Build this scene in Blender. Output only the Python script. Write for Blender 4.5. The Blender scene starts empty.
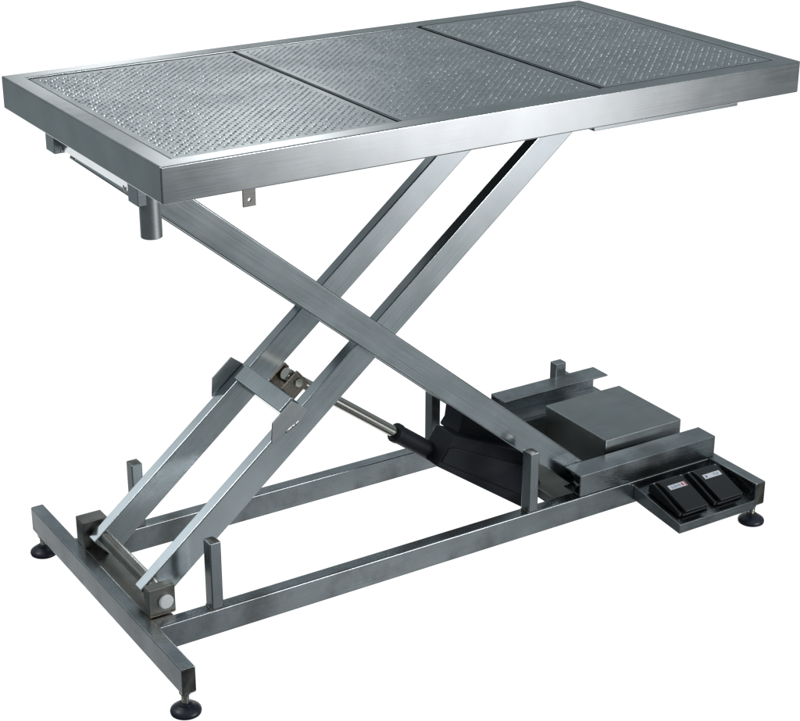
import bpy, bmesh, math, random
from mathutils import Vector, Matrix
random.seed(4)
SC = bpy.context.scene
COL = SC.collection

# ------------------------------------------------------------------ camera
F = 1732.29
CAMP = Vector((-0.91404, -2.05124, 1.52481))
RT = Vector((0.8465356, -0.53233, 0.00147362)); FW = Vector((0.49060687, 0.77910513, -0.39025643))
UP = Vector((0.20659713, 0.33108893, 0.92070503))
cam = bpy.data.cameras.new('camera'); cob = bpy.data.objects.new('camera', cam); COL.objects.link(cob)
cam.sensor_width = 36; cam.lens = F / 800 * 36; cam.clip_end = 100
cob.matrix_world = Matrix(((RT.x, UP.x, -FW.x, CAMP.x), (RT.y, UP.y, -FW.y, CAMP.y), (RT.z, UP.z, -FW.z, CAMP.z), (0, 0, 0, 1)))
SC.camera = cob

def ray(px, py):
    return (FW + RT * ((px - 400) / F) - UP * ((py - 360.5) / F)).normalized()
def refl(px, py, n):
    d = ray(px, py); n = Vector(n).normalized()
    return (d - 2 * d.dot(n) * n).normalized()

# ------------------------------------------------------------------ world: white backdrop ahead, glows and dark spots added for the steel's reflections
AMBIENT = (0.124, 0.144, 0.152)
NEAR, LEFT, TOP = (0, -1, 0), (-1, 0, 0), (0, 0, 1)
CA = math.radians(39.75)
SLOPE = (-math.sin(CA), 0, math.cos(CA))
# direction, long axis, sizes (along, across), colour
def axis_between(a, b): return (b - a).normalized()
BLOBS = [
    # direction, long axis, sizes (along, across), colour, exponent (2 = flat topped glow)
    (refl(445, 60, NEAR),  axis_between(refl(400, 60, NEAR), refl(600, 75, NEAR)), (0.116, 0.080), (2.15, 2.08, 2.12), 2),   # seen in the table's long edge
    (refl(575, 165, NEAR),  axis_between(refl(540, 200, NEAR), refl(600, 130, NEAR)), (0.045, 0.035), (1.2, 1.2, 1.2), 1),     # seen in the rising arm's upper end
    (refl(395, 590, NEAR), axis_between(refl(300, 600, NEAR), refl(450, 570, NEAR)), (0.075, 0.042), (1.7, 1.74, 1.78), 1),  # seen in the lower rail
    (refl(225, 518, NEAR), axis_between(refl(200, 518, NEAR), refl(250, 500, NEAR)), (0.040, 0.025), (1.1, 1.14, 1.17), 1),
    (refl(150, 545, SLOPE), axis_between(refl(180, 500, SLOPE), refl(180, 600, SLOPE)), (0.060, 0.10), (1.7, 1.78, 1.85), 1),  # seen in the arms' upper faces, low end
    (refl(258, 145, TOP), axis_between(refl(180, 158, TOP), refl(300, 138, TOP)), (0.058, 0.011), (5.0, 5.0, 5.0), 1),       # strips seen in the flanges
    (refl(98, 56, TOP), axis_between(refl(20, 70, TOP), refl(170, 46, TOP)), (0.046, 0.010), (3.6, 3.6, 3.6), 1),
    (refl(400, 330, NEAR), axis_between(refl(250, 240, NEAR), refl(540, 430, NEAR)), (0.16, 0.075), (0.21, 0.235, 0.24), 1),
    (refl(385, 225, SLOPE), axis_between(refl(300, 300, SLOPE), refl(420, 170, SLOPE)), (0.09, 0.06), (-0.16, -0.20, -0.21), 1),  # negative glow, added to darken the arms' upper faces
    (refl(190, 110, (-.24, -.36, .90)), Vector((1, 0, 0)), (0.20, 0.20), (4.6, 4.7, 4.8), 1),       # glow added overhead to make the left tread drops sparkle
    (refl(90, 140, LEFT), axis_between(refl(10, 100, LEFT), refl(160, 180, LEFT)), (0.10, 0.05), (0.17, 0.20, 0.21), 1),       # dim glow added to lighten the table's end
    (refl(183, 185, NEAR), axis_between(refl(183, 160, NEAR), refl(183, 210, NEAR)), (0.04, 0.008), (-0.15, -0.165, -0.17), 1),  # negative glow, added for a dark band on the long edge
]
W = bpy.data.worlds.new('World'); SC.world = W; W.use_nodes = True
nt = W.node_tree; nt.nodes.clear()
def nd(t, **k):
    n = nt.nodes.new(t)
    for a, b in k.items(): setattr(n, a, b)
    return n
def lk(a, b): nt.links.new(a, b)
def mth(op, a, b=None, c=None):
    n = nd('ShaderNodeMath', operation=op)
    for i, v in enumerate((a, b, c)):
        if v is None: continue
        if isinstance(v, (int, float)): n.inputs[i].default_value = v
        else: lk(v, n.inputs[i])
    return n.outputs[0]
tc = nd('ShaderNodeTexCoord'); nrm = nd('ShaderNodeVectorMath', operation='NORMALIZE'); lk(tc.outputs['Generated'], nrm.inputs[0])
D = nrm.outputs[0]
def dot(v):
    n = nd('ShaderNodeVectorMath', operation='DOT_PRODUCT'); lk(D, n.inputs[0]); n.inputs[1].default_value = tuple(v)
    return n.outputs['Value']
def mr(v, a, b, c=0., d=1.):
    n = nd('ShaderNodeMapRange', interpolation_type='SMOOTHSTEP'); lk(v, n.inputs[0])
    n.inputs[1].default_value = a; n.inputs[2].default_value = b; n.inputs[3].default_value = c; n.inputs[4].default_value = d
    return n.outputs[0]
def scaled(col, fac):
    n = nd('ShaderNodeVectorMath', operation='SCALE'); n.inputs[0].default_value = col; lk(fac, n.inputs['Scale']); return n.outputs[0]
def vadd(a, b):
    n = nd('ShaderNodeVectorMath', operation='ADD'); lk(a, n.inputs[0]); lk(b, n.inputs[1]); return n.outputs[0]
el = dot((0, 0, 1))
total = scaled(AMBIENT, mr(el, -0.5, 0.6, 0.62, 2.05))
total = vadd(total, scaled((0.2, 0.2, 0.2), mr(el, 0.78, 0.95)))      # added soft glow overhead
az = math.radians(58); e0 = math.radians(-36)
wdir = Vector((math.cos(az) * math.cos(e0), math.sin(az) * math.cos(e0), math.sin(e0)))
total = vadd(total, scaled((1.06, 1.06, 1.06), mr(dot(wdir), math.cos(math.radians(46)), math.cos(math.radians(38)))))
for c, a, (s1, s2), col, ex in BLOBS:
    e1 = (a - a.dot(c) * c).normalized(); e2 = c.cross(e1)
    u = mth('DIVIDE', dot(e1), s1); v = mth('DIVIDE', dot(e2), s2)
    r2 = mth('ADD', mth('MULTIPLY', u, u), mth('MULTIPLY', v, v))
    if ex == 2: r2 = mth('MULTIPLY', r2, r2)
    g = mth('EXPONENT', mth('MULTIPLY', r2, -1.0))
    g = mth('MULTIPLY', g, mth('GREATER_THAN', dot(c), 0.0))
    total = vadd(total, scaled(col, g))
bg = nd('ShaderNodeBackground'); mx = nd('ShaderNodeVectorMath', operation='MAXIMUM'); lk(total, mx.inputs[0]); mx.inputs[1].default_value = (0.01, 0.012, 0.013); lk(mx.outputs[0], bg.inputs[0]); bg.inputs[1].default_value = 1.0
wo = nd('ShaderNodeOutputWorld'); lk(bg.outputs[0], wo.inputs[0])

# added lights: one high left for tread glints, one low in front for pedals
def area(name, loc, target, size, power, col=(1, 1, 1)):
    l = bpy.data.lights.new(name, 'AREA'); l.shape = 'RECTANGLE'; l.size, l.size_y = size; l.energy = power; l.color = col
    o = bpy.data.objects.new(name, l); COL.objects.link(o); o.location = loc
    o.rotation_euler = (Vector(target) - Vector(loc)).to_track_quat('-Z', 'Y').to_euler()
area('tread_glint_light', (-1.3, 0.9, 2.1), (0.4, 0.3, 0.8), (0.55, 0.55), 14)
area('pedal_fill_light', (1.7, -2.3, 0.95), (0.9, 0.1, 0.1), (1.2, 0.5), 34)

SC.render.engine = 'CYCLES'
SC.view_settings.view_transform = 'Standard'; SC.view_settings.look = 'None'
SC.view_settings.exposure = 0; SC.view_settings.gamma = 1
SC.render.resolution_x = 1024; SC.render.resolution_y = 923

# ------------------------------------------------------------------ materials
def steel(name, base, rough=(0.24, 0.38), brush=(2.5, 260, 260), bump=0.05, stain=0.0, stain_col=(0.10, 0.085, 0.06), blotch=0.18, wave=0.0):
    m = bpy.data.materials.new(name); m.use_nodes = True; t = m.node_tree; N = t.nodes; Lk = t.links
    b = N['Principled BSDF']; b.inputs['Metallic'].default_value = 1.0
    tc = N.new('ShaderNodeTexCoord')
    mp = N.new('ShaderNodeMapping'); mp.inputs['Scale'].default_value = brush; Lk.new(tc.outputs['Object'], mp.inputs[0])
    n1 = N.new('ShaderNodeTexNoise'); n1.inputs['Scale'].default_value = 3.0; n1.inputs['Detail'].default_value = 4; Lk.new(mp.outputs[0], n1.inputs['Vector'])
    n2 = N.new('ShaderNodeTexNoise'); n2.inputs['Scale'].default_value = 14; n2.inputs['Detail'].default_value = 5; Lk.new(tc.outputs['Object'], n2.inputs['Vector'])
    r1 = N.new('ShaderNodeMapRange'); Lk.new(n1.outputs[0], r1.inputs[0])
    r1.inputs[1].default_value = .25; r1.inputs[2].default_value = .75; r1.inputs[3].default_value = rough[0]; r1.inputs[4].default_value = rough[1]
    ad = N.new('ShaderNodeMath'); ad.operation = 'MULTIPLY_ADD'; Lk.new(n2.outputs[0], ad.inputs[0]); ad.inputs[1].default_value = 0.05; Lk.new(r1.outputs[0], ad.inputs[2])
    Lk.new(ad.outputs[0], b.inputs['Roughness'])
    c = N.new('ShaderNodeMix'); c.data_type = 'RGBA'
    r2 = N.new('ShaderNodeMapRange'); Lk.new(n2.outputs[0], r2.inputs[0]); r2.inputs[1].default_value = .3; r2.inputs[2].default_value = .7
    Lk.new(r2.outputs[0], c.inputs[0])
    c.inputs[6].default_value = (*[x * (1 - blotch) for x in base], 1); c.inputs[7].default_value = (*base, 1)
    g = N.new('ShaderNodeMix'); g.data_type = 'RGBA'; g.blend_type = 'MULTIPLY'; g.inputs[0].default_value = 1.0
    r3 = N.new('ShaderNodeMapRange'); Lk.new(n1.outputs[0], r3.inputs[0]); r3.inputs[1].default_value = .3; r3.inputs[2].default_value = .7; r3.inputs[3].default_value = .90; r3.inputs[4].default_value = 1.06
    Lk.new(c.outputs[2], g.inputs[6]); Lk.new(r3.outputs[0], g.inputs[7])
    out = g.outputs[2]
    if stain > 0:
        n3 = N.new('ShaderNodeTexNoise'); n3.inputs['Scale'].default_value = 9; n3.inputs['Detail'].default_value = 7; n3.inputs['Roughness'].default_value = .65
        Lk.new(tc.outputs['Object'], n3.inputs['Vector'])
        r4 = N.new('ShaderNodeMapRange'); Lk.new(n3.outputs[0], r4.inputs[0]); r4.inputs[1].default_value = .5; r4.inputs[2].default_value = .72; r4.inputs[4].default_value = stain
        s = N.new('ShaderNodeMix'); s.data_type = 'RGBA'; Lk.new(r4.outputs[0], s.inputs[0]); Lk.new(out, s.inputs[6]); s.inputs[7].default_value = (*stain_col, 1)
        out = s.outputs[2]
    Lk.new(out, b.inputs['Base Color'])
    bp = N.new('ShaderNodeBump'); bp.inputs['Strength'].default_value = bump; bp.inputs['Distance'].default_value = 0.00012; Lk.new(n1.outputs[0], bp.inputs['Height'])
    if wave:
        n5 = N.new('ShaderNodeTexNoise'); n5.inputs['Scale'].default_value = 7; n5.inputs['Detail'].default_value = 1; Lk.new(tc.outputs['Object'], n5.inputs['Vector'])
        b5 = N.new('ShaderNodeBump'); b5.inputs['Strength'].default_value = wave; b5.inputs['Distance'].default_value = .006; Lk.new(n5.outputs[0], b5.inputs['Height'])
        Lk.new(b5.outputs[0], bp.inputs['Normal'])
    Lk.new(bp.outputs[0], b.inputs['Normal'])
    return m
def plain(name, col, rough, metal=0., noise=0.15, bump=0.0, scale=60, spec=0.5):
    m = bpy.data.materials.new(name); m.use_nodes = True; t = m.node_tree; N = t.nodes; Lk = t.links
    b = N['Principled BSDF']; b.inputs['Metallic'].default_value = metal; b.inputs['Specular IOR Level'].default_value = spec
    tc = N.new('ShaderNodeTexCoord'); n = N.new('ShaderNodeTexNoise'); n.inputs['Scale'].default_value = scale; n.inputs['Detail'].default_value = 5
    Lk.new(tc.outputs['Object'], n.inputs['Vector'])
    c = N.new('ShaderNodeMix'); c.data_type = 'RGBA'; Lk.new(n.outputs[0], c.inputs[0])
    c.inputs[6].default_value = (*[x * (1 - noise) for x in col], 1); c.inputs[7].default_value = (*[min(1, x * (1 + noise)) for x in col], 1)
    Lk.new(c.outputs[2], b.inputs['Base Color'])
    r = N.new('ShaderNodeMapRange'); Lk.new(n.outputs[0], r.inputs[0]); r.inputs[3].default_value = rough * .8; r.inputs[4].default_value = min(1, rough * 1.2)
    Lk.new(r.outputs[0], b.inputs['Roughness'])
    if bump:
        bp = N.new('ShaderNodeBump'); bp.inputs['Strength'].default_value = bump; bp.inputs['Distance'].default_value = .001
        Lk.new(n.outputs[0], bp.inputs['Height']); Lk.new(bp.outputs[0], b.inputs['Normal'])
    return m
M_TOP = steel('brushed_steel_table', (0.58, 0.61, 0.62), rough=(.13, .17), bump=.02)
M_EDGE = steel('polished_flange_steel', (0.60, 0.63, 0.64), rough=(.07, .10), bump=.01)
M_PAN = steel('tread_steel', (0.60, 0.64, 0.655), rough=(.13, .19), brush=(20, 20, 20), bump=.02, blotch=.14, wave=.3)
M_ARM = steel('brushed_steel_arm', (0.57, 0.62, 0.64), rough=(.14, .20))
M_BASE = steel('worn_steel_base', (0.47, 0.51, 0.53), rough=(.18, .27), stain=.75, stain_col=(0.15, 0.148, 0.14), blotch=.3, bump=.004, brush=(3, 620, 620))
M_DIRTY = steel('stained_steel', (0.37, 0.365, 0.34), rough=(.24, .38), stain=.7, stain_col=(0.13, 0.11, 0.085), blotch=.4)
M_BOX = steel('dull_steel_box', (0.42, 0.45, 0.46), rough=(.24, .34), stain=.5, stain_col=(.32, .30, .27), bump=.03)
M_SOCK = steel('satin_steel', (0.55, 0.58, 0.59), rough=(.38, .46), bump=.01)
M_CHROME = plain('polished_rod_steel', (0.62, 0.60, 0.54), .14, 1.0, .08)
M_WELD = plain('weld_brown', (0.27, 0.235, 0.20), .35, 1.0, .6, .5, 200)
M_BEAD = plain('bright_weld', (0.62, 0.63, 0.62), .30, 1.0, .2, .4, 300)
M_CAP = plain('tube_end_plate', (0.16, 0.155, 0.14), .42, .9, .5, .3, 90)
M_BLACK = plain('black_plastic', (0.012, 0.013, 0.016), .42, 0, .3, .15, 400)
M_MOTOR = plain('black_motor_plastic', (0.010, 0.012, 0.018), .5, 0, .3, .1, 200, .4)
M_RUBBER = plain('blue_black_rubber', (0.014, 0.016, 0.030), .38, 0, .25, .1, 120)
M_UNDER = plain('blackened_underside', (0.02, 0.022, 0.022), .8, spec=.2)  # unseen underside, blackened so the arms' upper faces reflect dark
M_WHITE = plain('white_bolt_cap', (0.93, 0.93, 0.94), .4, 0, .03)
M_LABEL = plain('white_sticker', (0.80, 0.82, 0.88), .4, 0, .03)
M_BLUE = plain('blue_print', (0.05, 0.07, 0.32), .5)
M_RED = plain('red_print', (0.6, 0.02, 0.03), .5)

# ------------------------------------------------------------------ helpers
WM = {}
def place(o, M, parent):
    WM[o.name] = M
    if parent is not None:
        o.parent = parent; o.matrix_basis = WM[parent.name].inverted() @ M
    else: o.matrix_basis = M
def link(name, bm, mat, parent, M=Matrix(), bev=0.0, seg=3, smooth=True, mats=None):
    bmesh.ops.recalc_face_normals(bm, faces=bm.faces)
    me = bpy.data.meshes.new(name); bm.to_mesh(me); bm.free()
    for m in (mats or [mat]): me.materials.append(m)
    o = bpy.data.objects.new(name, me); COL.objects.link(o); place(o, M, parent)
    if smooth:
        for p in me.polygons: p.use_smooth = True
    if bev:
        b = o.modifiers.new('bevel', 'BEVEL'); b.width = bev; b.segments = seg; b.limit_method = 'ANGLE'; b.angle_limit = math.radians(35); b.harden_normals = True
    elif smooth:
        me.set_sharp_from_angle(angle=math.radians(35))
    return o
def abox(bm, lo, hi, mi=0):
    lo = Vector(lo); hi = Vector(hi)
    r = bmesh.ops.create_cube(bm, size=1.0, matrix=Matrix.Translation((lo + hi) / 2) @ Matrix.Diagonal((*(hi - lo), 1)))
    for f in {f for v in r['verts'] for f in v.link_faces}: f.material_index = mi
    return r['verts']
def cyl(bm, p0, p1, r0, r1=None, n=32, mi=0):
    p0 = Vector(p0); p1 = Vector(p1); d = p1 - p0; r1 = r0 if r1 is None else r1
    M = Matrix.Translation((p0 + p1) / 2) @ d.to_track_quat('Z', 'Y').to_matrix().to_4x4()
    r = bmesh.ops.create_cone(bm, cap_ends=True, segments=n, radius1=r0, radius2=r1, depth=d.length, matrix=M)
    for f in {f for v in r['verts'] for f in v.link_faces}: f.material_index = mi
def lathe(bm, prof, c=(0, 0, 0), n=40):
    rings = []
    for r, z in prof:
        rings.append([bm.verts.new((c[0] + r * math.cos(2 * math.pi * i / n), c[1] + r * math.sin(2 * math.pi * i / n), c[2] + z)) for i in range(n)])
    for a, b in zip(rings, rings[1:]):
        for i in range(n): bm.faces.new((a[i], a[(i + 1) % n], b[(i + 1) % n], b[i]))
    bm.faces.new(rings[0]); bm.faces.new(rings[-1])
def prism(bm, pts, y0, y1, mi=0):            # polygon in x,z extruded along y
    a = [bm.verts.new((x, y0, z)) for x, z in pts]; b = [bm.verts.new((x, y1, z)) for x, z in pts]
    fs = [bm.faces.new(a), bm.faces.new(b[::-1])]
    for i in range(len(pts)):
        j = (i + 1) % len(pts); fs.append(bm.faces.new((a[i], b[i], b[j], a[j])))
    for f in fs: f.material_index = mi
def frame(p0, p1, up=(0, 0, 1)):             # matrix with local X running from p0 to p1
    p0 = Vector(p0); x = (Vector(p1) - p0); L = x.length; x.normalize()
    y = Vector(up).cross(x).normalized(); z = x.cross(y)
    return Matrix(((x.x, y.x, z.x, p0.x), (x.y, y.y, z.y, p0.y), (x.z, y.z, z.z, p0.z), (0, 0, 0, 1))), L
def tube(name, p0, p1, w, h, mat, parent, bev=.0025, capped=(True, True), up=(0, 0, 1), cut=None):
    """rectangular tube, local X along it, centred; ends recessed by a plate"""
    M, L = frame(p0, p1, up)
    bm = bmesh.new(); vs = abox(bm, (0, -w / 2, -h / 2), (L, w / 2, h / 2))
    if cut: cut(bm)
    bm.faces.ensure_lookup_table()
    ends = [f for f in bm.faces if abs(f.normal.x) > .6]
    for f in ends:
        k = 0 if f.calc_center_median().x < L / 2 else 1
        if not capped[k]: continue
        n = f.normal.copy()
        bmesh.ops.inset_individual(bm, faces=[f], thickness=.0028)
        bmesh.ops.translate(bm, vec=-n * .0012, verts=f.verts)
        f.material_index = 1
    return link(name, bm, mat, parent, M, bev, mats=[mat, M_CAP])
def T(x, y, z): return Matrix.Translation((x, y, z))
def box(name, lo, hi, mat, parent, bev=.0015, seg=2):
    c = (Vector(lo) + Vector(hi)) / 2; h = (Vector(hi) - Vector(lo)) / 2
    bm = bmesh.new(); abox(bm, -h, h)
    return link(name, bm, mat, parent, Matrix.Translation(c), bev, seg)

# ------------------------------------------------------------------ measurements
L, WY, H, HR = 1.163, 0.600, 0.8612, 0.0529
XL, XR, WB = -0.014, 1.1651, 0.0235
YE0, YE1, ZB, HB = -0.0089, 0.6089, 0.0839, 0.0461
ZU = H - HR
ROOT = bpy.data.objects.new('lift_table', None); COL.objects.link(ROOT); ROOT.empty_display_size = .2
ROOT['label'] = 'large stainless steel scissor lift grooming table with tread plate top on four round feet'
ROOT['category'] = 'lift table'
place(ROOT, T(L / 2, WY / 2, 0), None)

# ------------------------------------------------------------------ base frame
for x in (XL + WB / 2, XR - WB / 2):
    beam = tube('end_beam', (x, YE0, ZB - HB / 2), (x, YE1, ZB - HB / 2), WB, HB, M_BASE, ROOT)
    for y in (YE0 + .018, YE1 - .018):
        bm = bmesh.new()
        lathe(bm, [(.0215, -.0052), (.0240, -.0035), (.0245, -.0005), (.0236, .0025), (.0195, .0060), (.0140, .0088), (.0108, .0100), (.0104, .0125), (.0075, .0135)])
        ft = link('levelling_foot', bm, M_RUBBER, ROOT, T(x, y, 0), 0)
        bm = bmesh.new(); cyl(bm, (0, 0, .0125), (0, 0, ZB - HB + .001), .0055, n=20); cyl(bm, (0, 0, .029), (0, 0, ZB - HB - .0006), .0095, n=6)
        for k in range(7): cyl(bm, (0, 0, .015 + k * .002), (0, 0, .016 + k * .002), .0062, n=20)
        link('stem', bm, M_CHROME, ft, T(x, y, 0), .0004, 1)
x0, x1 = XL + WB, XR - WB
for y in (.1325, .4485):
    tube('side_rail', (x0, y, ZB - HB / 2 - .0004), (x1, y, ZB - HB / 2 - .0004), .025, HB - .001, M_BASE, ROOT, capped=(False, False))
# stop posts on the rails
for x, y, zt in ((.1010, .1325, .2035), (.7210, .1325, .1992), (.1100, .4485, .205), (.7220, .4485, .199)):
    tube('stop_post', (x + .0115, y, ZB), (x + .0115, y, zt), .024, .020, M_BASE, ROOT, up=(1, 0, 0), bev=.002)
box('rear_stop', (1.048, .479, .086), (1.074, .499, .166), M_BASE, ROOT, .002)

# weld beads round the foot of each post and where rails meet the end beams
def seam(pts, r, parent, mat=None):
    bm = bmesh.new()
    for p, q in zip(pts, pts[1:]):
        p = Vector(p); q = Vector(q); n = max(2, int((q - p).length / (r * 1.1)))
        for k in range(n):
            c = p.lerp(q, k / n)
            bmesh.ops.create_icosphere(bm, subdivisions=2, radius=r * random.uniform(.8, 1.2), matrix=Matrix.Translation(c) @ Matrix.Diagonal((1, 1, .75, 1)))
    link('weld_bead', bm, mat or M_WELD, parent)
for o in [o for o in COL.objects if o.name.startswith('stop_post')]:
    c = WM[o.name].translation; hx, hy = .0103, .0112
    seam([(c.x - hx, c.y - hy, ZB + .0004), (c.x + hx, c.y - hy, ZB + .0004)], .0011, o)
    seam([(c.x - hx, c.y + hy, ZB + .0004), (c.x - hx, c.y - hy, ZB + .0004)], .0011, o)
for o in [o for o in COL.objects if o.name.startswith('side_rail')]:
    y = WM[o.name].translation.y
    seam([(x0 + .0006, y - .0125, ZB - .0006), (x0 + .0006, y + .0125, ZB - .0006)], .0010, o)
# channels that guide the rollers, low pair and high pair
def channel(x0, x1, y_web, y_lip, z0, z1, mat=M_BASE, t=.0035):
    s = 1 if y_lip > y_web else -1
    bm = bmesh.new(); yw = y_web + s * t
    pr = [(y_web, z0), (y_web, z1), (y_lip, z1), (y_lip, z1 - t), (yw, z1 - t), (yw, z0 + t), (y_lip, z0 + t), (y_lip, z0)]
    zc = (z0 + z1) / 2; yc = y_web
    a = [bm.verts.new((0, y - yc, z - zc)) for y, z in pr]; b = [bm.verts.new((x1 - x0, y - yc, z - zc)) for y, z in pr]
    bm.faces.new(a); bm.faces.new(b)
    for i in range(8): bm.faces.new((a[i], a[(i + 1) % 8], b[(i + 1) % 8], b[i]))
    return link('roller_channel', bm, mat, ROOT, T(x0, yc, zc), .0012, 2)
channel(.8355, 1.1535, .1202, .1680, ZB + .0006, .1262)
channel(.8905, 1.1440, .4795, .4320, ZB + .004, .1395)
channel(.829, 1.143, .1200, .1680, .7612, ZU - .001, M_ARM)
channel(.829, 1.143, .4800, .4320, .7612, ZU - .001, M_ARM)
# pivot end: floor strip, pivot brackets with bolts, shaft
box('floor_strip', (x0 + .0004, .146, ZB - .006), (.046, .4355, ZB - .0015), M_DIRTY, ROOT, .0008)
for ya, yb, s in ((.1520, .1720, -1), (.4150, .4480, -1)):
    bm = bmesh.new(); t = .004; xa, xb, za, zb_ = .0085, .0535, ZB + .0004, .1322
    abox(bm, (xa, ya, za), (xb, ya + t, zb_))
    if s: abox(bm, (xa, ya + t, za), (xa + t, yb, zb_)); abox(bm, (xa + t, ya + t, zb_ - t), (xb, yb, zb_))
    abox(bm, (xa + t, yb - t, za), (xb, yb - .0002, zb_ - t))
    bk = link('pivot_bracket', bm, M_DIRTY, ROOT, Matrix(), .0008, 2)
    if ya < .3:
        bm = bmesh.new(); lathe(bm, [(.0110, 0), (.0122, .001), (.0122, .004), (.0105, .0058), (.004, .0064)])
        link('bolt', bm, M_WHITE, bk, T(.0362, ya, .1068) @ Matrix.Rotation(math.radians(90), 4, 'X'))
        bm = bmesh.new()
        for k in range(24):
            bmesh.ops.create_icosphere(bm, subdivisions=2, radius=.0013 + .0006 * random.random(), matrix=T(xa + .001 + k * .0018, ya - .0005, za + .0008))
        link('weld_bead', bm, M_WELD, bk)
bm = bmesh.new(); cyl(bm, (.036, .1725, .112), (.036, .4150, .112), .0115)
link('pivot_shaft', bm, M_DIRTY, ROOT)
bm = bmesh.new()
abox(bm, (.800, .1455, .060), (1.139, .4355, .064)); abox(bm, (.800, .1455, .064), (.804, .4355, .078)) 
link('floor_plate', bm, M_DIRTY, ROOT, Matrix(), .001, 2)

# control box
bx = box('control_box', (.9385, .1800, .0645), (1.1195, .3660, .1465), M_BOX, ROOT, .0022, 3)

# ------------------------------------------------------------------ scissor arms
ca, sa = math.cos(CA), math.sin(CA)
XC, ZC = .4544, .4470
AH = .0480
def arm(y, sign, d0, d1, w=.0235):
    """sign +1 rises to the right; d0, d1 distances from the middle pivot"""
    p0 = (XC + d0 * ca, y, ZC + sign * d0 * sa); p1 = (XC + d1 * ca, y, ZC + sign * d1 * sa)
    a = tube('scissor_arm', p0, p1, w, AH, M_ARM, ROOT, bev=.003)
    return a
LA = .534
inner_near = arm(.2068, 1, -LA - .021, LA - .01)
inner_far = arm(.3932, 1, -LA - .021, LA - .01)
def cut_top(z):
    return None
outer_near = arm(.1808, -1, -LA + .012, LA + .008)
outer_far = arm(.4192, -1, -LA + .012, LA + .008)
# pivot pin through the middle, roller pins
for nm, x, z, ya, yb in (('middle_pin', XC, ZC, .1692, .4308), ('roller_pin', XC + LA * ca, ZC - LA * sa - .0, .128, .472), ('roller_pin', XC + (LA - .02) * ca, .786, .128, .472)):
    for a_, b_ in ((ya, .2180), (.3820, yb)) if nm == 'middle_pin' else ((ya, yb),):
        bm = bmesh.new(); cyl(bm, (x, a_, z), (x, b_, z), .0085, n=24)
        link(nm, bm, M_CHROME, ROOT)
for x, z in ((XC + LA * ca, ZC - LA * sa), (XC + (LA - .02) * ca, .7825)):
    for y in (.1290, .4440):
        bm = bmesh.new(); cyl(bm, (x, y, z), (x, y + .027, z), .0165)
        link('roller', bm, M_BLACK, ROOT, Matrix(), .001, 2)

# cross bar between the rising arms, with gusset plates (arm frame: s along from lower pivot, n across)
PX, PZ = .044, .107
def arm_M(y): 
    return Matrix(((ca, 0, -sa, PX), (0, 1, 0, y), (sa, 0, ca, PZ), (0, 0, 0, 1)))
bm = bmesh.new(); abox(bm, (.339, -.0815, -.006), (.371, .0815, .0330))
link('cross_bar', bm, M_ARM, ROOT, arm_M(.3000), .0022)
for y in (.1930, .4055):
    bm = bmesh.new(); prism(bm, [(.292, .0215), (.296, .027), (.316, .0475), (.364, .0475), (.372, .0120), (.345, .0085)], 0, .003)
    g = link('gusset_plate', bm, M_SOCK, ROOT, arm_M(y - .0015 if y < .3 else y + .0008), .0006, 2)
    bm = bmesh.new()
    if y < .3:
        for k in range(26):
            bmesh.ops.create_icosphere(bm, subdivisions=3, radius=.0020 + random.random() * .0012, matrix=T(.322 + k * .00095, .0008, .0155 - k * .00021 + random.random() * .0010) @ Matrix.Diagonal((1.3, .6, 1, 1)))
        link('weld_bead', bm, M_BEAD, g, arm_M(y - .0015))
# actuator: clevis on the cross bar, rod, sleeve, gear case and motor body
YA = .283
act = bpy.data.objects.new('actuator', None); COL.objects.link(act); place(act, T(.6, YA, .2), ROOT)
Ap = Vector((.330, YA, .3835)); Bp = Vector((.5480, YA, .2190)); Cp = Vector((.650, YA, .142))
bm = bmesh.new(); cyl(bm, Ap, Bp + (Bp - Ap) * .03, .0102); link('rod', bm, M_CHROME, act)
bm = bmesh.new(); d = (Cp - Bp).normalized(); cyl(bm, Bp, Cp + d * .02, .0165); cyl(bm, Bp - d * .004, Bp + d * .006, .0180)
link('sleeve', bm, M_MOTOR, act, Matrix(), .0012, 2)
for yy in (YA - .024, YA + .018):
    bm = bmesh.new(); abox(bm, (.3713, yy, -.004), (.412, yy + .006, .030))
    link('clevis_plate', bm, M_WELD, act, arm_M(0), .002)
bm = bmesh.new(); q = arm_M(0)
cyl(bm, q @ Vector((.399, YA - .028, .014)), q @ Vector((.399, YA + .028, .014)), .0075, n=20)
cyl(bm, q @ Vector((.399, YA - .012, .014)), q @ Vector((.399, YA + .012, .014)), .0145, n=28)
link('clevis_pin', bm, M_CHROME, act, Matrix(), .0008, 2)
bm = bmesh.new()
prism(bm, [(.604, .158), (.641, .2085), (.812, .1290), (.835, .062), (.794, .0235)], .2360, .2950)
link('motor_housing', bm, M_MOTOR, act, Matrix(), .0022, 2)
bm = bmesh.new()
prism(bm, [(.612, .166), (.628, .188), (.640, .186), (.8, .108), (.8, .045)], .2315, .2362)
link('motor_cover', bm, M_MOTOR, act, Matrix(), .0015, 2)
bm = bmesh.new()
prism(bm, [(.668, .1900), (.679, .2040), (.684, .2400), (.712, .2480), (.850, .1330), (.800, .11)], .2700, .3300)
link('gear_case', bm, M_MOTOR, act, Matrix(), .005, 3)
bm = bmesh.new()
pts = [Vector((.69, .2665, .236)), Vector((.72, .262, .214)), Vector((.755, .262, .190)), Vector((.79, .262, .158))]
for a_, b_ in zip(pts, pts[1:]): cyl(bm, a_, b_, .0032, n=10)
link('cable', bm, M_BLACK, act)

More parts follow.
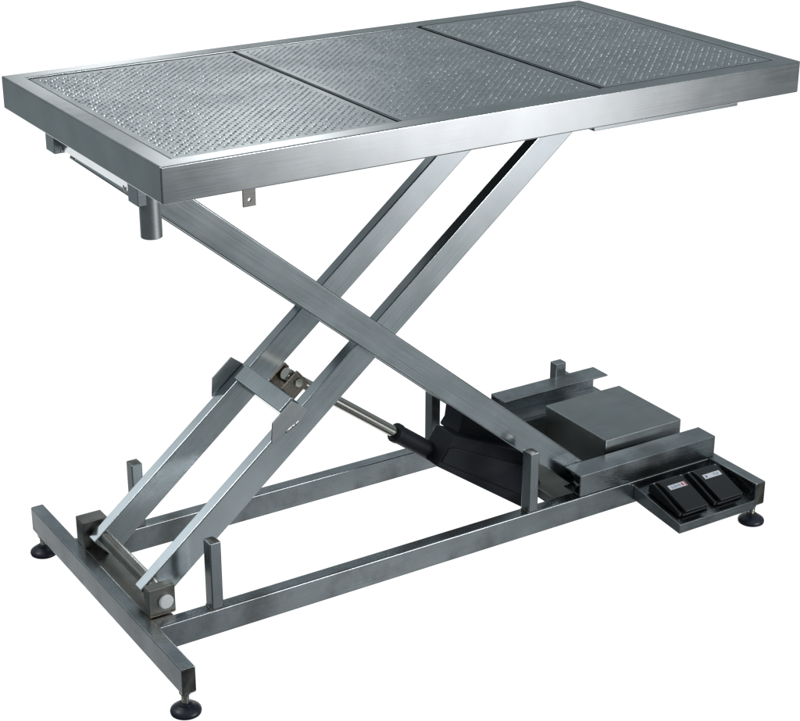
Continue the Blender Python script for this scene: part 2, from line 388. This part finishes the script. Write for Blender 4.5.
# ------------------------------------------------------------------ table top
FL = .0300
top = bmesh.new()
def ringbox(bm, lo, hi, t, z0, z1):
    (xa, ya), (xb, yb) = lo, hi
    o = [(xa, ya), (xb, ya), (xb, yb), (xa, yb)]; i = [(xa + t, ya + t), (xb - t, ya + t), (xb - t, yb - t), (xa + t, yb - t)]
    vo0 = [bm.verts.new((x, y, z0)) for x, y in o]; vo1 = [bm.verts.new((x, y, z1)) for x, y in o]
    vi0 = [bm.verts.new((x, y, z0)) for x, y in i]; vi1 = [bm.verts.new((x, y, z1)) for x, y in i]
    for k in range(4):
        j = (k + 1) % 4
        for q in ((vo0[k], vo0[j], vo1[j], vo1[k]), (vi0[k], vi1[k], vi1[j], vi0[j]), (vo1[k], vo1[j], vi1[j], vi1[k]), (vo0[k], vi0[k], vi0[j], vo0[j])): bm.faces.new(q)
ringbox(top, (0, 0), (L, WY), FL, ZU, H)
top.normal_update(); bmesh.ops.recalc_face_normals(top, faces=top.faces)
for f in top.faces:
    if f.normal.z > .9: f.material_index = 1
link('table_frame', top, M_TOP, ROOT, Matrix(), .0022, 4, mats=[M_TOP, M_EDGE])
box('under_plate', (FL + .0003, FL + .0003, ZU + .004), (L - FL - .0003, WY - FL - .0003, H - .0165), M_UNDER, ROOT, .001)
# three tread plate panels, raised drops in staggered rows
xs = [(FL + .0022, .3962), (.4008, .7690), (.7760, L - FL - .0022)]
ya, yb = FL + .0025, WY - FL - .0030
SX, SY = .0145, .0071
for pi, (xa, xb) in enumerate(xs):
    w = xb - xa; dpt = yb - ya
    bm = bmesh.new(); abox(bm, (-w / 2, -dpt / 2, -.0145), (w / 2, dpt / 2, 0))
    bmesh.ops.bevel(bm, geom=[e for e in bm.edges if all(abs(v.co.z) < 1e-6 for v in e.verts)], offset=.0018, segments=2, affect='EDGES')
    mg = .015; iy = 0; y = -dpt / 2 + mg + .003
    while y < dpt / 2 - mg:
        x = -w / 2 + mg + (SX / 2 if iy % 2 else 0)
        while x < w / 2 - mg:
            a, b, hh = .0028 * random.uniform(.85, 1.1), .0017 * random.uniform(.9, 1.1), .0012 * random.uniform(.75, 1.15)
            ang = math.radians(-30); c_, s_ = math.cos(ang), math.sin(ang)
            tip = bm.verts.new((x, y, hh)); r1 = []; r2 = []
            for k in range(8):
                t = 2 * math.pi * k / 8; u, v = a * math.cos(t), b * math.sin(t)
                r1.append(bm.verts.new((x + u * c_ - v * s_, y + u * s_ + v * c_, -.00008)))
                r2.append(bm.verts.new((x + .62 * (u * c_ - v * s_), y + .62 * (u * s_ + v * c_), hh * .78)))
            for k in range(8):
                j = (k + 1) % 8; bm.faces.new((r1[k], r1[j], r2[j], r2[k])); bm.faces.new((r2[k], r2[j], tip))
            x += SX
        y += SY; iy += 1
    tilt = (0, 0, .0)[pi]
    link('tread_panel', bm, M_PAN, ROOT, T((xa + xb) / 2, (ya + yb) / 2, H - (.0026, .0018, .0012)[pi]) @ Matrix.Rotation(tilt, 4, 'Y'))

# fittings below the top
for ya_, yb_ in ((.112, .146), (.424, .458)):
    box('mounting_lug', (.013, ya_, .7725), (.046, yb_, ZU - .0006), M_ARM, ROOT, .001)
tube('end_bar', (.0215, .1465, .7905), (.0215, .4235, .7905), .004, .027, M_ARM, ROOT, capped=(False, False), bev=.0008, up=(-.44, 0, .9))
for y in (.156, .402):
    bm = bmesh.new()
    cyl(bm, (.0150, y, .790), (.0165, y + .004, .7805), .0012, n=8); cyl(bm, (.0165, y + .004, .7805), (.0150, y + .010, .790), .0012, n=8)
    link('spring_clip', bm, M_CHROME, ROOT)
bm = bmesh.new(); n = 36
for r_, za, zb_ in ((.0158, .7212, ZU - .0008),):
    lathe(bm, [(.0128, .0), (.0150, 0), (.0158, .001), (.0158, zb_ - za), (.0128, zb_ - za)], n=n)
link('round_socket', bm, M_SOCK, ROOT, T(.0362, .1240, .7212))
# drilled tab below the long side
bm = bmesh.new(); tw, th = .0195, .029
def tab(bm):
    vs = []; n = 16
    for yy in (0, .003):
        outer = []; inner = []
        for k in range(n):
            t = 2 * math.pi * k / n; cx, cz = math.cos(t), math.sin(t); s = 1 / max(abs(cx), abs(cz))
            outer.append(bm.verts.new((cx * s * tw / 2, yy, cz * s * tw / 2))); inner.append(bm.verts.new((cx * .0028, yy, cz * .0028)))
        vs.append((outer, inner))
    for k in range(n):
        j = (k + 1) % n
        (o0, i0), (o1, i1) = vs
        for q in ((o0[k], o0[j], i0[j], i0[k]), (o1[k], i1[k], i1[j], o1[j]), (o0[k], o1[k], o1[j], o0[j]), (i0[k], i0[j], i1[j], i1[k])): bm.faces.new(q)
tab(bm); abox(bm, (-tw / 2, 0, tw / 2), (tw / 2, .003, .0190))
link('drilled_tab', bm, M_DIRTY, ROOT, T(.1385, .014, ZU - .0192))

# ------------------------------------------------------------------ pedal tray at the right corner
ty0, ty1 = YE0, .1195
tx0, tx1 = .9625, XR - WB - .0004
def yz(bm, x0, x1, pts):
    a = [bm.verts.new((x0, y, z)) for y, z in pts]; b = [bm.verts.new((x1, y, z)) for y, z in pts]
    bm.faces.new(a); bm.faces.new(b)
    for i in range(len(pts)):
        j = (i + 1) % len(pts); bm.faces.new((a[i], a[j], b[j], b[i]))
bm = bmesh.new()
yz(bm, tx0, tx1, [(ty0, .0325), (ty1, .0460), (ty1, .0655), (ty0 + .0030, .0462), (ty0 + .0028, .0505), (ty0, .0505)])
yz(bm, tx0 - .0012, tx0 + .0016, [(ty0 + .0002, .0330), (ty1, .0452), (ty1, .0735), (ty0 + .0002, .0512)])
link('pedal_tray', bm, M_BASE, ROOT, Matrix(), .001, 2)

def pedal(xc, label, red):
    r = bpy.data.objects.new('foot_pedal', None); COL.objects.link(r)
    B = T(xc, .0570, .0574) @ Matrix.Rotation(math.radians(8.5), 4, 'X') @ Matrix.Diagonal((1.03, .84, .68, 1))
    place(r, B, None); r['label'] = label; r['category'] = 'foot pedal'; r['group'] = 'black foot pedals in the corner tray'
    bm = bmesh.new()
    def sh(pts, x0, x1):
        yz(bm, x0, x1, pts)
    w = .0345
    sh([(-.052, .001), (.054, .001), (.054, .024), (.044, .034), (.020, .030), (-.052, .012)], -w, -w + .007)
    sh([(-.052, .001), (.054, .001), (.054, .024), (.044, .034), (.020, .030), (-.052, .012)], w - .007, w)
    sh([(-.054, .0005), (.0535, .0005), (.0535, .0160), (-.054, .007)], -w + .0072, w - .0072)
    hs = link('housing', bm, M_BLACK, r, B, .0025, 3)
    bm = bmesh.new()
    yz(bm, -w + .0080, w - .0080, [(-.060, .018), (-.060, .0235), (.018, .0400), (.040, .0385), (.050, .0300), (.050, .0200)])
    tr = link('treadle', bm, M_BLACK, r, B, .003, 3)
    # sticker near the hinge
    sl = math.atan2(.0165, .078); SB = B @ T(0, .0105, .0400) @ Matrix.Rotation(sl, 4, 'X')
    SB = B @ T(0.0, .0105, .0235 + .0705 / .078 * .0165 + .0004) @ Matrix.Rotation(sl, 4, 'X')
    bm = bmesh.new(); abox(bm, (-.0195, -.0068, 0), (.0195, .0068, .0005))
    lb = link('sticker', bm, M_LABEL, tr, SB, 0, smooth=False)
    bm = bmesh.new()
    if red:
        # faint unreadable blue lettering
        x = -.0135
        for k in range(4):
            abox(bm, (x, -.0034, .0006), (x + .0009, .0026, .0008)); abox(bm, (x + .0008, (-.0034, .0016, -.0006, .0018)[k], .0006), (x + .0030, (-.0024, .0026, .0004, .0028)[k], .0008))
            if k % 2: abox(bm, (x + .0027, -.0034, .0006), (x + .0036, .0008, .0008))
            x += .0052
    else:
        abox(bm, (-.0150, -.0036, .0006), (-.0128, .0032, .0008)); abox(bm, (-.0126, -.0008, .0006), (-.0105, .0008, .0008))
        x = .0035
        for k in range(3):
            abox(bm, (x, -.0030, .0006), (x + .0009, .0032, .0008)); abox(bm, (x + .0008, (.0022, -.0030, -.0004)[k], .0006), (x + .0028, (.0032, -.0020, .0006)[k], .0008)); x += .0042
    link('sticker_lettering', bm, M_BLUE, r, SB, 0, smooth=False)
    if red:
        bm = bmesh.new(); abox(bm, (.0098, -.0040, .0006), (.0128, .0040, .0008)); abox(bm, (.0170, -.0058, .0006), (.0190, .0062, .0008))
        link('red_mark', bm, M_RED, r, SB, 0, smooth=False)
    for k in (-1, 1):
        bm = bmesh.new(); cyl(bm, (k * (w - .0035), .043, .0330), (k * (w - .0035), .0435, .0345), .0024, n=14)
        link('screw', bm, M_ARM, hs, B)
    return r
pedal(1.0140, 'black foot pedal nearer the table, its white sticker ending in a red mark', True)
pedal(1.0970, 'black foot pedal in the outer corner, its white sticker printed only in blue', False)
